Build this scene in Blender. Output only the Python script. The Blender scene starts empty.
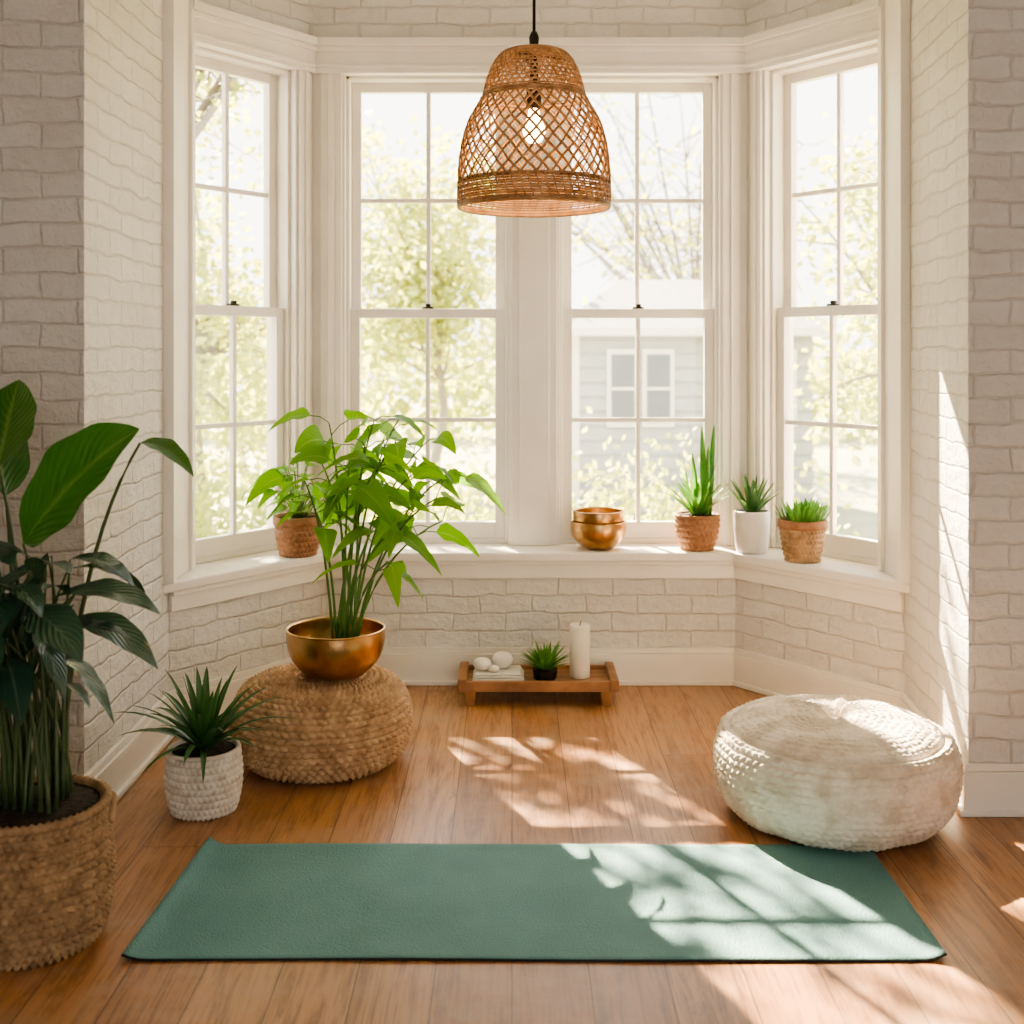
import bpy, bmesh, math, random
from mathutils import Vector, Matrix
pi = math.pi
V = Vector

# ------------------------------------------------------------------ materials
def nt(name):
    m = bpy.data.materials.new(name); m.use_nodes = True
    t = m.node_tree; t.nodes.clear()
    out = t.nodes.new('ShaderNodeOutputMaterial')
    return m, t, out
def N(t, typ, **kw):
    n = t.nodes.new('ShaderNode' + typ)
    for k, v in kw.items():
        if k in n.inputs: n.inputs[k].default_value = v
        else: setattr(n, k, v)
    return n
def c4(c): return (c[0], c[1], c[2], 1)
def mixc(t, fac, a, b, mode='MIX'):
    n = t.nodes.new('ShaderNodeMix'); n.data_type = 'RGBA'; n.blend_type = mode
    for s, v in ((n.inputs[0], fac), (n.inputs[6], a), (n.inputs[7], b)):
        if hasattr(v, 'links'): t.links.new(v, s)
        elif isinstance(v, (int, float)): s.default_value = v
        else: s.default_value = c4(v)
    return n.outputs[2]
def simple(name, col, rough=0.6, metal=0.0, col2=None, nscale=8, bump=0.0, bscale=60, bdist=0.002, spec=0.5, emis=None, sss=0):
    m, t, out = nt(name)
    p = N(t, 'BsdfPrincipled'); t.links.new(p.outputs[0], out.inputs[0])
    p.inputs['Roughness'].default_value = rough; p.inputs['Metallic'].default_value = metal
    p.inputs['Specular IOR Level'].default_value = spec
    tc = N(t, 'TexCoord')
    n = N(t, 'TexNoise', Scale=nscale, Detail=4.0); t.links.new(tc.outputs['Object'], n.inputs['Vector'])
    r = N(t, 'MapRange'); r.inputs[1].default_value = .35; r.inputs[2].default_value = .65
    t.links.new(n.outputs[0], r.inputs[0])
    t.links.new(mixc(t, r.outputs[0], col, col2 or [x*.85 for x in col]), p.inputs['Base Color'])
    if bump:
        b = N(t, 'TexNoise', Scale=bscale, Detail=5.0); t.links.new(tc.outputs['Object'], b.inputs['Vector'])
        bm_ = N(t, 'Bump', Strength=bump, Distance=bdist); t.links.new(b.outputs[0], bm_.inputs['Height'])
        t.links.new(bm_.outputs[0], p.inputs['Normal'])
    if emis:
        p.inputs['Emission Color'].default_value = c4(emis[0]); p.inputs['Emission Strength'].default_value = emis[1]
    if sss:
        p.inputs['Subsurface Weight'].default_value = sss; p.inputs['Subsurface Scale'].default_value = .02
    return m
def leafmat(name, c1, c2, rib, rough=0.35, trans=0.35, veins=14):
    m, t, out = nt(name)
    g = N(t, 'NewGeometry'); base = mixc(t, g.outputs['Random Per Island'], c1, c2)
    uv = N(t, 'UVMap'); sp = N(t, 'SeparateXYZ'); t.links.new(uv.outputs[0], sp.inputs[0])
    a = N(t, 'Math', operation='SUBTRACT'); t.links.new(sp.outputs[0], a.inputs[0]); a.inputs[1].default_value = .5
    b = N(t, 'Math', operation='ABSOLUTE'); t.links.new(a.outputs[0], b.inputs[0])
    r = N(t, 'MapRange'); r.inputs[1].default_value = .015; r.inputs[2].default_value = .05; r.inputs[3].default_value = .7; r.inputs[4].default_value = 0
    t.links.new(b.outputs[0], r.inputs[0])
    col = mixc(t, r.outputs[0], base, rib)
    # veins: sin(veins*2pi*(t - |u|))
    s = N(t, 'Math', operation='MULTIPLY_ADD'); t.links.new(b.outputs[0], s.inputs[0]); s.inputs[1].default_value = -.7; t.links.new(sp.outputs[1], s.inputs[2])
    s2 = N(t, 'Math', operation='MULTIPLY'); t.links.new(s.outputs[0], s2.inputs[0]); s2.inputs[1].default_value = veins*2*pi
    s3 = N(t, 'Math', operation='SINE'); t.links.new(s2.outputs[0], s3.inputs[0])
    bp = N(t, 'Bump', Strength=.35, Distance=.002); t.links.new(s3.outputs[0], bp.inputs['Height'])
    p = N(t, 'BsdfPrincipled'); p.inputs['Roughness'].default_value = rough
    t.links.new(col, p.inputs['Base Color']); t.links.new(bp.outputs[0], p.inputs['Normal'])
    tr = N(t, 'BsdfTranslucent')
    t.links.new(mixc(t, .5, col, (min(1, c2[0]*2.2), min(1, c2[1]*2.0), c2[2]*.8)), tr.inputs[0])
    mx = N(t, 'MixShader'); mx.inputs[0].default_value = trans
    t.links.new(p.outputs[0], mx.inputs[1]); t.links.new(tr.outputs[0], mx.inputs[2]); t.links.new(mx.outputs[0], out.inputs[0])
    return m

def brick_mat():
    m, t, out = nt('painted_white_brick')
    p = N(t, 'BsdfPrincipled', Roughness=.5); t.links.new(p.outputs[0], out.inputs[0])
    uv = N(t, 'UVMap')
    nz = N(t, 'TexNoise', Scale=9.0, Detail=6.0); t.links.new(uv.outputs[0], nz.inputs['Vector'])
    sub = N(t, 'VectorMath', operation='SUBTRACT'); t.links.new(nz.outputs['Color'], sub.inputs[0]); sub.inputs[1].default_value = (.5, .5, .5)
    ma = N(t, 'VectorMath', operation='MULTIPLY_ADD'); t.links.new(sub.outputs[0], ma.inputs[0]); ma.inputs[1].default_value = (.034, .034, 0)
    t.links.new(uv.outputs[0], ma.inputs[2])
    br = N(t, 'TexBrick', Scale=1.0)
    br.inputs['Brick Width'].default_value = .205; br.inputs['Row Height'].default_value = .068
    br.inputs['Mortar Size'].default_value = .0068; br.inputs['Mortar Smooth'].default_value = 1.0
    br.inputs['Color1'].default_value = (.90, .875, .825, 1); br.inputs['Color2'].default_value = (.84, .81, .76, 1)
    br.inputs['Mortar'].default_value = (.79, .76, .71, 1)
    t.links.new(ma.outputs[0], br.inputs['Vector'])
    ns = N(t, 'TexNoise', Scale=5.0, Detail=8.0, Roughness=.65); t.links.new(uv.outputs[0], ns.inputs['Vector'])
    mr = N(t, 'MapRange'); mr.inputs[1].default_value = .45; mr.inputs[2].default_value = .70; mr.inputs[4].default_value = .55; t.links.new(ns.outputs[0], mr.inputs[0])
    t.links.new(mixc(t, mr.outputs[0], br.outputs['Color'], (.76, .715, .65)), p.inputs['Base Color'])
    inv = N(t, 'Math', operation='MULTIPLY'); inv.inputs[1].default_value = -.75; t.links.new(br.outputs['Fac'], inv.inputs[0])
    n2 = N(t, 'TexNoise', Scale=60.0, Detail=8.0, Roughness=.75); t.links.new(uv.outputs[0], n2.inputs['Vector'])
    n3 = N(t, 'TexNoise', Scale=22.0, Detail=4.0); t.links.new(uv.outputs[0], n3.inputs['Vector'])
    ad = N(t, 'Math', operation='MULTIPLY_ADD'); t.links.new(n2.outputs[0], ad.inputs[0]); ad.inputs[1].default_value = 1.3; t.links.new(inv.outputs[0], ad.inputs[2])
    ad2 = N(t, 'Math', operation='MULTIPLY_ADD'); t.links.new(n3.outputs[0], ad2.inputs[0]); ad2.inputs[1].default_value = 2.0; t.links.new(ad.outputs[0], ad2.inputs[2])
    bp = N(t, 'Bump', Strength=1.0, Distance=.0092); t.links.new(ad2.outputs[0], bp.inputs['Height']); t.links.new(bp.outputs[0], p.inputs['Normal'])
    return m
def floor_mat():
    m, t, out = nt('oak_floorboards')
    p = N(t, 'BsdfPrincipled'); t.links.new(p.outputs[0], out.inputs[0])
    tc = N(t, 'TexCoord'); sp = N(t, 'SeparateXYZ'); t.links.new(tc.outputs['Object'], sp.inputs[0])
    cb = N(t, 'CombineXYZ'); t.links.new(sp.outputs[1], cb.inputs[0]); t.links.new(sp.outputs[0], cb.inputs[1])
    br = N(t, 'TexBrick', Scale=1.0)
    br.inputs['Brick Width'].default_value = 1.9; br.inputs['Row Height'].default_value = .16
    br.inputs['Mortar Size'].default_value = .0011; br.inputs['Mortar Smooth'].default_value = .1
    br.inputs['Color1'].default_value = (.0, 0, 0, 1); br.inputs['Color2'].default_value = (1, 1, 1, 1); br.inputs['Mortar'].default_value = (.5, .5, .5, 1)
    br.offset = .37; t.links.new(cb.outputs[0], br.inputs['Vector'])
    base = mixc(t, br.outputs['Color'], (.36, .165, .064), (.51, .265, .118))
    mp = N(t, 'Mapping'); mp.inputs['Scale'].default_value = (20, 1.5, 1); t.links.new(tc.outputs['Object'], mp.inputs['Vector'])
    of = N(t, 'VectorMath', operation='MULTIPLY_ADD'); t.links.new(br.outputs['Color'], of.inputs[0]); of.inputs[1].default_value = (7, 7, 7); t.links.new(mp.outputs[0], of.inputs[2])
    gr = N(t, 'TexNoise', Scale=1.0, Detail=10.0, Roughness=.75, Distortion=1.8); t.links.new(of.outputs[0], gr.inputs['Vector'])
    r = N(t, 'MapRange'); r.inputs[1].default_value = .48; r.inputs[2].default_value = .60; r.inputs[4].default_value = .75; t.links.new(gr.outputs[0], r.inputs[0])
    col = mixc(t, r.outputs[0], base, (.19, .080, .032))
    mp2 = N(t, 'Mapping'); mp2.inputs['Scale'].default_value = (150, 5, 1); t.links.new(tc.outputs['Object'], mp2.inputs['Vector'])
    g2 = N(t, 'TexNoise', Scale=1.0, Detail=4.0); t.links.new(mp2.outputs[0], g2.inputs['Vector'])
    r2 = N(t, 'MapRange'); r2.inputs[1].default_value = .52; r2.inputs[2].default_value = .66; r2.inputs[4].default_value = .55; t.links.new(g2.outputs[0], r2.inputs[0])
    col = mixc(t, r2.outputs[0], col, (.13, .055, .024))
    nb = N(t, 'TexNoise', Scale=3.2, Detail=9.0, Roughness=.75); t.links.new(tc.outputs['Object'], nb.inputs['Vector'])
    r3 = N(t, 'MapRange'); r3.inputs[1].default_value = .47; r3.inputs[2].default_value = .64; r3.inputs[4].default_value = .7; t.links.new(nb.outputs[0], r3.inputs[0])
    col = mixc(t, r3.outputs[0], col, (.42, .27, .17))
    col = mixc(t, br.outputs['Fac'], col, (.05, .022, .012))
    t.links.new(col, p.inputs['Base Color'])
    rr = N(t, 'MapRange'); rr.inputs[3].default_value = .18; rr.inputs[4].default_value = .50; t.links.new(nb.outputs[0], rr.inputs[0]); t.links.new(rr.outputs[0], p.inputs['Roughness'])
    sm = N(t, 'Math', operation='MULTIPLY_ADD'); t.links.new(br.outputs['Fac'], sm.inputs[0]); sm.inputs[1].default_value = -1.5; t.links.new(gr.outputs[0], sm.inputs[2])
    bp = N(t, 'Bump', Strength=.5, Distance=.0025); t.links.new(sm.outputs[0], bp.inputs['Height']); t.links.new(bp.outputs[0], p.inputs['Normal'])
    return m
def glass_mat():
    m, t, out = nt('window_glass')
    tr = N(t, 'BsdfTransparent'); gl = N(t, 'BsdfGlossy', Roughness=.02)
    mx = N(t, 'MixShader'); mx.inputs[0].default_value = .05
    t.links.new(tr.outputs[0], mx.inputs[1]); t.links.new(gl.outputs[0], mx.inputs[2]); t.links.new(mx.outputs[0], out.inputs[0])
    return m
def cloth_mat():
    m, t, out = nt('cream_woven_cotton')
    p = N(t, 'BsdfPrincipled', Roughness=.9); t.links.new(p.outputs[0], out.inputs[0])
    p.inputs['Sheen Weight'].default_value = .1
    tc = N(t, 'TexCoord')
    n = N(t, 'TexNoise', Scale=16.0, Detail=7.0); t.links.new(tc.outputs['Object'], n.inputs['Vector'])
    r = N(t, 'MapRange'); r.inputs[1].default_value = .42; r.inputs[2].default_value = .62; t.links.new(n.outputs[0], r.inputs[0])
    t.links.new(mixc(t, r.outputs[0], (.79, .71, .60), (.60, .51, .40)), p.inputs['Base Color'])
    mp = N(t, 'Mapping'); mp.inputs['Scale'].default_value = (1, 1, 1.6); t.links.new(tc.outputs['Object'], mp.inputs['Vector'])
    vo = N(t, 'TexVoronoi', Scale=60.0); t.links.new(mp.outputs[0], vo.inputs['Vector'])
    n2 = N(t, 'TexNoise', Scale=40.0, Detail=5.0, Distortion=1.0); t.links.new(mp.outputs[0], n2.inputs['Vector'])
    ad = N(t, 'Math', operation='MULTIPLY_ADD'); t.links.new(n2.outputs[0], ad.inputs[0]); ad.inputs[1].default_value = .9; t.links.new(vo.outputs['Distance'], ad.inputs[2])
    bp = N(t, 'Bump', Strength=.8, Distance=.004); t.links.new(ad.outputs[0], bp.inputs['Height']); t.links.new(bp.outputs[0], p.inputs['Normal'])
    return m

BRICK = brick_mat(); FLOOR = floor_mat(); GLASS = glass_mat(); CLOTH = cloth_mat()
TRIM = simple('cream_painted_wood', (.83, .79, .715), .35, col2=(.79, .745, .67), bump=.12, bscale=25, bdist=.002)
PLASTER = simple('ceiling_paint', (.8, .78, .74), .8, bump=.1)
DARKM = simple('dark_bronze', (.03, .025, .02), .45, .6)
BRASS = simple('hammered_brass', (.62, .39, .19), .3, 1.0, col2=(.46, .265, .115), nscale=14, bump=.35, bscale=40, bdist=.004)
STRAW = simple('seagrass_weave', (.60, .40, .23), .7, col2=(.38, .235, .12), nscale=26, bump=.5, bscale=180, bdist=.001)
STRAW_L = simple('wicker_weave', (.44, .29, .16), .75, col2=(.26, .155, .08), nscale=30, bump=.5, bscale=180, bdist=.001)
RATTAN = simple('rattan_cane', (.54, .31, .145), .5, col2=(.34, .175, .075), nscale=30)
WHITEW = simple('white_cotton_rope', (.74, .68, .60), .85, col2=(.56, .49, .41), nscale=30, bump=.4, bscale=150, bdist=.001)
TERRA = simple('terracotta', (.38, .195, .105), .75, col2=(.27, .13, .065), nscale=35, bump=.5, bscale=60, bdist=.003)
CERAM = simple('white_ceramic', (.76, .73, .68), .4, col2=(.68, .65, .60), bump=.1)
SOIL = simple('potting_soil', (.05, .032, .02), .95, col2=(.025, .016, .01), nscale=60, bump=1, bscale=90, bdist=.01)
WOOD = simple('tray_walnut', (.40, .20, .085), .45, col2=(.23, .105, .04), nscale=9, bump=.2, bscale=40)
WAX = simple('candle_wax', (.90, .85, .74), .45, sss=.3)
STONE = simple('white_stone', (.82, .78, .71), .6, bump=.2)
LINEN = simple('white_linen', (.82, .79, .73), .9, bump=.4, bscale=120)
MATT = simple('teal_yoga_mat_rubber', (.138, .300, .305), .66, col2=(.112, .260, .265), nscale=5, bump=1.0, bscale=200, bdist=.005, spec=.45)
MATB = simple('mat_dark_underside', (.015, .02, .02), .8)
STEM = simple('green_stem', (.12, .24, .05), .5)
STEMD = simple('dark_green_stem', (.07, .11, .04), .5)
LF_BIG = leafmat('broad_leaf', (.022, .10, .020), (.05, .17, .026), (.18, .30, .09), .28, .3, 12)
LF_DARK = leafmat('silvery_dark_leaf', (.022, .065, .042), (.055, .12, .072), (.10, .17, .11), .16, .12, 10)
LF_POTH = leafmat('pothos_leaf', (.07, .25, .02), (.18, .40, .035), (.30, .45, .12), .32, .5, 8)
LF_AGAVE = leafmat('dracaena_leaf', (.03, .10, .035), (.07, .17, .055), (.09, .20, .07), .35, .2, 1)
LF_ALOE = leafmat('aloe_leaf', (.05, .17, .035), (.12, .30, .06), (.18, .36, .10), .35, .3, 1)
LF_OUT = leafmat('tree_leaf', (.24, .32, .13), (.50, .50, .24), (.5, .5, .3), .6, .45, 1)
BARK = simple('tree_bark', (.28, .25, .22), .9, bump=.5, bscale=20, bdist=.02)
SIDING = simple('pale_house_siding', (.44, .45, .45), .8)
ROOF = simple('grey_roof_shingle', (.32, .31, .31), .9)
HWIN = simple('house_window_dark', (.13, .15, .17), .3)
LAWN = simple('lawn', (.28, .31, .19), .95, col2=(.38, .37, .28), nscale=2)
BULB = simple('glowing_bulb', (1, .8, .5), .3, emis=((1, .62, .28), 18))

# ------------------------------------------------------------------ mesh builder
class MB:
    def __init__(s): s.v = []; s.f = []; s.m = []; s.sm = []; s.uv = []; s.mats = []
    def mi(s, mat):
        if mat not in s.mats: s.mats.append(mat)
        return s.mats.index(mat)
    def face(s, idx, mat, smooth=False, uv=None):
        s.f.append(tuple(idx)); s.m.append(s.mi(mat)); s.sm.append(smooth); s.uv.append(uv)
    def hexa(s, P, mat):           # P: 8 pts bottom 4 then top 4
        o = len(s.v); s.v += [tuple(p) for p in P]
        for q in ((3, 2, 1, 0), (4, 5, 6, 7), (0, 1, 5, 4), (1, 2, 6, 5), (2, 3, 7, 6), (3, 0, 4, 7)): s.face([o+i for i in q], mat)
    def box(s, x0, x1, y0, y1, z0, z1, mat):
        s.hexa([(x0, y0, z0), (x1, y0, z0), (x1, y1, z0), (x0, y1, z0), (x0, y0, z1), (x1, y0, z1), (x1, y1, z1), (x0, y1, z1)], mat)
    def prism(s, poly, z0, z1, mat):
        n = len(poly); o = len(s.v)
        s.v += [(p[0], p[1], z0) for p in poly] + [(p[0], p[1], z1) for p in poly]
        d = 0
        for i in range(n):
            j = (i+1) % n; l = (V(poly[j])-V(poly[i])).length
            s.face([o+i, o+j, o+n+j, o+n+i], mat, uv=[(d, z0), (d+l, z0), (d+l, z1), (d, z1)]); d += l
        s.face([o+i for i in range(n)][::-1], mat, uv=[(p[0], p[1]) for p in poly][::-1]); s.face([o+n+i for i in range(n)], mat, uv=[(p[0], p[1]) for p in poly])
    def lathe(s, prof, c, mat, n=48, disp=None, smooth=True):
        o = len(s.v); k = len(prof)
        for a, (r, z) in enumerate(prof):
            if disp:
                r0, z0 = prof[max(a-1, 0)]; r1, z1 = prof[min(a+1, k-1)]
                tx, tz = r1-r0, z1-z0; L = math.hypot(tx, tz) or 1; nx, nz = tz/L, -tx/L
            for i in range(n):
                th = 2*pi*i/n; rr, zz = r, z
                if disp:
                    d = disp(th, a/(k-1), r, z); rr = max(r+nx*d, .0003); zz = z+nz*d
                s.v.append((c[0]+rr*math.cos(th), c[1]+rr*math.sin(th), c[2]+zz))
        for a in range(k-1):
            for i in range(n):
                j = (i+1) % n
                s.face([o+a*n+i, o+a*n+j, o+(a+1)*n+j, o+(a+1)*n+i], mat, smooth)
        s.face([o+i for i in range(n)][::-1], mat, smooth); s.face([o+(k-1)*n+i for i in range(n)], mat, smooth)
    def tube(s, pts, r, mat, n=6, closed=False, smooth=True):
        pts = [V(p) for p in pts]; k = len(pts); o = len(s.v)
        rs = r if isinstance(r, (list, tuple)) else [r]*k
        for a in range(k):
            if closed: t = pts[(a+1) % k]-pts[a-1]
            else: t = pts[min(a+1, k-1)]-pts[max(a-1, 0)]
            t.normalize(); up = V((0, 0, 1)) if abs(t.z) < .9 else V((1, .13, 0))
            if closed: up = V((0, 0, 1))
            e = t.cross(up).normalized(); g = e.cross(t)
            for i in range(n):
                th = 2*pi*i/n; s.v.append(tuple(pts[a]+rs[a]*(math.cos(th)*e+math.sin(th)*g)))
        for a in range(k if closed else k-1):
            b = (a+1) % k
            for i in range(n):
                j = (i+1) % n; s.face([o+a*n+i, o+a*n+j, o+b*n+j, o+b*n+i], mat, smooth)
        if not closed:
            s.face([o+i for i in range(n)][::-1], mat); s.face([o+(k-1)*n+i for i in range(n)], mat)
    def leaf(s, base, tip, width, arch, mat, shape='ovate', fold=.25, roll=0, nl=10, ripple=0, up=(0, 0, 1)):
        base = V(base); tip = V(tip); c = (base+tip)/2+V((0, 0, arch))
        o = len(s.v); nw = 5
        if (tip-base).normalized().cross(V(up)).length < .15: up = (.3, -1, 0.2)
        for a in range(nl+1):
            t = a/nl; p = (1-t)**2*base+2*t*(1-t)*c+t*t*tip
            d = ((1-t)*(c-base)+t*(tip-c)).normalized()
            e = d.cross(V(up)).normalized(); g = e.cross(d)
            if roll: R = Matrix.Rotation(roll, 3, d); e = R @ e; g = R @ g
            if shape == 'ovate': w = math.sin(pi*min(1, t**.72))**.8 if 0 < t < 1 else 0
            elif shape == 'lance': w = math.sin(pi*t**.9)**.9 if 0 < t < 1 else 0
            elif shape == 'heart': w = (min(1, (t/.22))**.5)*((1-t)**.75)*1.15
            else: w = min(1, .55+t*2.2)*(1-t)**.65
            w = max(w, .02)*width/2
            for q in range(nw):
                u = (q-(nw-1)/2)/((nw-1)/2)
                s.v.append(tuple(p+e*u*w+g*(abs(u)*w*fold+ripple*abs(u)*math.sin(t*19+q)*w)))
        for a in range(nl):
            for q in range(nw-1):
                i = o+a*nw+q
                s.face([i, i+1, i+nw+1, i+nw], mat, True, [(q/(nw-1), a/nl), ((q+1)/(nw-1), a/nl), ((q+1)/(nw-1), (a+1)/nl), (q/(nw-1), (a+1)/nl)])
    def obj(s, name, bevel=0, fixn=True):
        me = bpy.data.meshes.new(name); me.from_pydata(s.v, [], s.f)
        for m in s.mats: me.materials.append(m)
        me.polygons.foreach_set('material_index', s.m); me.polygons.foreach_set('use_smooth', s.sm)
        if any(u is not None for u in s.uv):
            ul = me.uv_layers.new(name='UVMap').data
            for p, u in zip(me.polygons, s.uv):
                if u:
                    for li, q in zip(p.loop_indices, u): ul[li].uv = q
        if fixn:
            b = bmesh.new(); b.from_mesh(me); bmesh.ops.recalc_face_normals(b, faces=b.faces); b.to_mesh(me); b.free()
        me.update(); ob = bpy.data.objects.new(name, me); bpy.context.scene.collection.objects.link(ob)
        if bevel:
            md = ob.modifiers.new('bevel', 'BEVEL'); md.width = bevel; md.segments = 2; md.limit_method = 'ANGLE'
        return ob

def offset(poly, d):
    P = [V(p) for p in poly]; out = []; ns = []
    for a, b in zip(P, P[1:]):
        t = (b-a).normalized(); ns.append(V((-t.y, t.x)))
    for i, p in enumerate(P):
        if i == 0: out.append(p+ns[0]*d)
        elif i == len(P)-1: out.append(p+ns[-1]*d)
        else:
            m = (ns[i-1]+ns[i]).normalized(); out.append(p+m*d/m.dot(ns[i]))
    return [tuple(q) for q in out]
def strip(mb, poly, d0, d1, z0, z1, mat):
    A = offset(poly, d0); B = offset(poly, d1)
    mb.prism(A+B[::-1], z0, z1, mat)

# ------------------------------------------------------------------ room plan (metres)
NOSE = [(-1.155, 3.95), (-.70, 4.56), (.845, 4.56), (1.32, 3.95)]
LOW = [(-1.155, 4.01), (-.72, 4.61), (.863, 4.61), (1.32, 4.01)]
UPP = [(-1.155, 4.22), (-.79, 4.74), (.934, 4.74), (1.32, 4.194)]
OUT = offset(UPP, .15)
SILL = .515; HEAD = 2.385; TOP = 2.52; CEIL = 2.95; REAR = -2.6

b = MB(); b.box(-2.75, 2.75, REAR, 4.95, -.12, 0, FLOOR); b.obj('floor')
b = MB(); b.box(-2.75, 2.75, REAR, 5.0, CEIL, CEIL+.12, PLASTER); b.obj('ceiling')
b = MB(); b.prism(LOW+OUT[::-1], 0, SILL-.035, BRICK); b.prism(UPP+OUT[::-1], TOP, CEIL, BRICK); b.obj('wall_back')
LEFTW = [(-1.155, 3.22), (-1.155, 4.22), (-1.38, 4.30), (-1.42, 3.5), (-2.75, 3.5), (-2.75, 3.22)]
RIGHTW = [(1.27, 3.32), (1.32, 3.96), (1.325, 4.20), (1.55, 4.28), (1.58, 3.6), (2.75, 3.6), (2.75, 3.32)]
b = MB(); b.prism(LEFTW, 0, CEIL, BRICK); b.prism([(-2.75, 3.22), (-2.6, 3.22), (-2.6, REAR), (-2.75, REAR)], 0, CEIL, BRICK); b.obj('wall_left')
b = MB(); b.prism(RIGHTW, 0, CEIL, BRICK); b.prism([(2.75, 3.32), (2.6, 3.32), (2.6, REAR), (2.75, REAR)], 0, CEIL, BRICK); b.obj('wall_right')
# rear wall behind the viewer, its opening added to let in sky fill light
b = MB(); b.box(-2.75, -.3, REAR-.15, REAR, 0, CEIL, PLASTER); b.box(1.9, 2.75, REAR-.15, REAR, 0, CEIL, PLASTER); b.box(-.3, 1.9, REAR-.15, REAR, 2.3, CEIL, PLASTER); b.obj('wall_rear')

# sill, apron, header, baseboards
b = MB(); b.prism(NOSE+OUT[::-1], SILL-.035, SILL, TRIM); b.obj('trim_1', .006)
b = MB(); strip(b, LOW, -.018, .02, SILL-.105, SILL-.036, TRIM); strip(b, LOW, -.03, .019, SILL-.052, SILL-.0355, TRIM); b.obj('trim_2', .003)
b = MB(); strip(b, UPP, -.022, .15, HEAD, TOP, TRIM); strip(b, UPP, -.05, .149, TOP-.03, TOP+.001, TRIM); strip(b, UPP, -.034, .1, TOP-.05, TOP-.03, TRIM)
strip(b, UPP, -.03, .1, HEAD+.02, HEAD+.035, TRIM); b.obj('trim_3', .003)
def baseb(name, poly):
    b = MB(); strip(b, poly, -.018, .01, 0, .12, TRIM); strip(b, poly, -.011, .009, .12, .142, TRIM); strip(b, poly, -.03, .008, 0.0005, .018, TRIM); b.obj(name, .003)
baseb('baseboard_back', LOW)
baseb('baseboard_left', [(-2.6, 3.22), (-1.155, 3.22), (-1.155, 4.01)])
baseb('baseboard_right', [(1.32, 4.01), (1.27, 3.32), (2.6, 3.32)])
# side casings on the reveals
b = MB(); b.box(-1.17, -1.135, 3.955, 4.225, SILL+.001, TOP, TRIM); b.box(-1.168, -1.12, 3.951, 3.985, SILL+.002, TOP-.001, TRIM); b.box(-1.168, -1.122, 4.19, 4.23, SILL+.002, TOP-.001, TRIM); b.obj('trim_4')
b = MB(); b.box(1.302, 1.36, 3.955, 4.205, SILL+.001, TOP, TRIM); b.box(1.287, 1.358, 3.951, 3.985, SILL+.002, TOP-.001, TRIM); b.box(1.29, 1.358, 4.17, 4.21, SILL+.002, TOP-.001, TRIM); b.obj('trim_5')

def window(name, A, B, openings, posts_extra=()):
    A = V(A); B = V(B); L = (B-A).length; t = (B-A)/L; n = V((-t.y, t.x)); mb = MB()
    def T(u, d, z): q = A+t*u+n*d; return (q.x, q.y, z)
    def bx(u0, u1, d0, d1, z0, z1, m=TRIM):
        mb.hexa([T(u0, d0, z0), T(u1, d0, z0), T(u1, d1, z0), T(u0, d1, z0), T(u0, d0, z1), T(u1, d0, z1), T(u1, d1, z1), T(u0, d1, z1)], m)
    edges = [0]+[x for o in openings for x in o]+[L]
    for i in range(0, len(edges), 2):
        u0, u1 = edges[i], edges[i+1]
        if u1-u0 < .005: continue
        bx(u0, u1, 0, .15, SILL, HEAD)
        if u1-u0 > .09:
            a, c = u0+(.012 if i else .03), u1-(.012 if i < len(edges)-2 else .03)
            bx(a, c, -.014, 0, SILL, HEAD); bx(a+.03, c-.03, -.022, 0, SILL, HEAD)
    MZ = 1.438
    for (u0, u1) in openings:
        # stops
        for (a, c) in ((u0, u0+.014), (u1-.014, u1)): bx(a, c, .03, .15, SILL, HEAD)
        bx(u0, u1, .03, .15, HEAD-.014, HEAD); bx(u0, u1, .045, .15, SILL, SILL+.02)
        for (z0, z1, d0, br, tr) in ((SILL+.02, MZ+.018, .05, .065, .038), (MZ-.018, HEAD-.012, .092, .038, .04)):
            a, c = u0+.014, u1-.014; d1 = d0+.035; st = .038
            bx(a, a+st, d0, d1, z0, z1); bx(c-st, c, d0, d1, z0, z1)
            bx(a+st, c-st, d0, d1, z0, z0+br); bx(a+st, c-st, d0, d1, z1-tr, z1)
            um = (a+c)/2; zm = (z0+br+z1-tr)/2
            bx(um-.009, um+.009, d0+.006, d1-.006, z0+br, z1-tr); bx(a+st, c-st, d0+.007, d1-.007, zm-.009, zm+.009)
            o = len(mb.v); dm = (d0+d1)/2
            mb.v += [T(a+st, dm, z0+br), T(c-st, dm, z0+br), T(c-st, dm, z1-tr), T(a+st, dm, z1-tr)]; mb.face([o, o+1, o+2, o+3], GLASS)
        um = (u0+u1)/2; bx(um-.022, um+.022, .055, .08, MZ+.018, MZ+.026, DARKM); bx(um-.008, um+.012, .058, .076, MZ+.026, MZ+.038, DARKM)
    return mb.obj(name, .0025)
window('window_1', UPP[0], UPP[1], [(.02, .54)])
window('window_2', UPP[1], UPP[2], [(.127, .775), (.98, 1.615)])
window('window_3', UPP[2], UPP[3], [(.095, .65)])
b = MB()
for i in (1, 2):
    t0 = (V(UPP[i])-V(UPP[i-1])).normalized(); t1 = (V(UPP[i+1])-V(UPP[i])).normalized(); C = V(UPP[i])
    b.prism([tuple(C), tuple(C+V((-t0.y, t0.x))*.15), OUT[i], tuple(C+V((-t1.y, t1.x))*.15)], SILL, HEAD, TRIM)
b.obj('trim_6')

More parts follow.
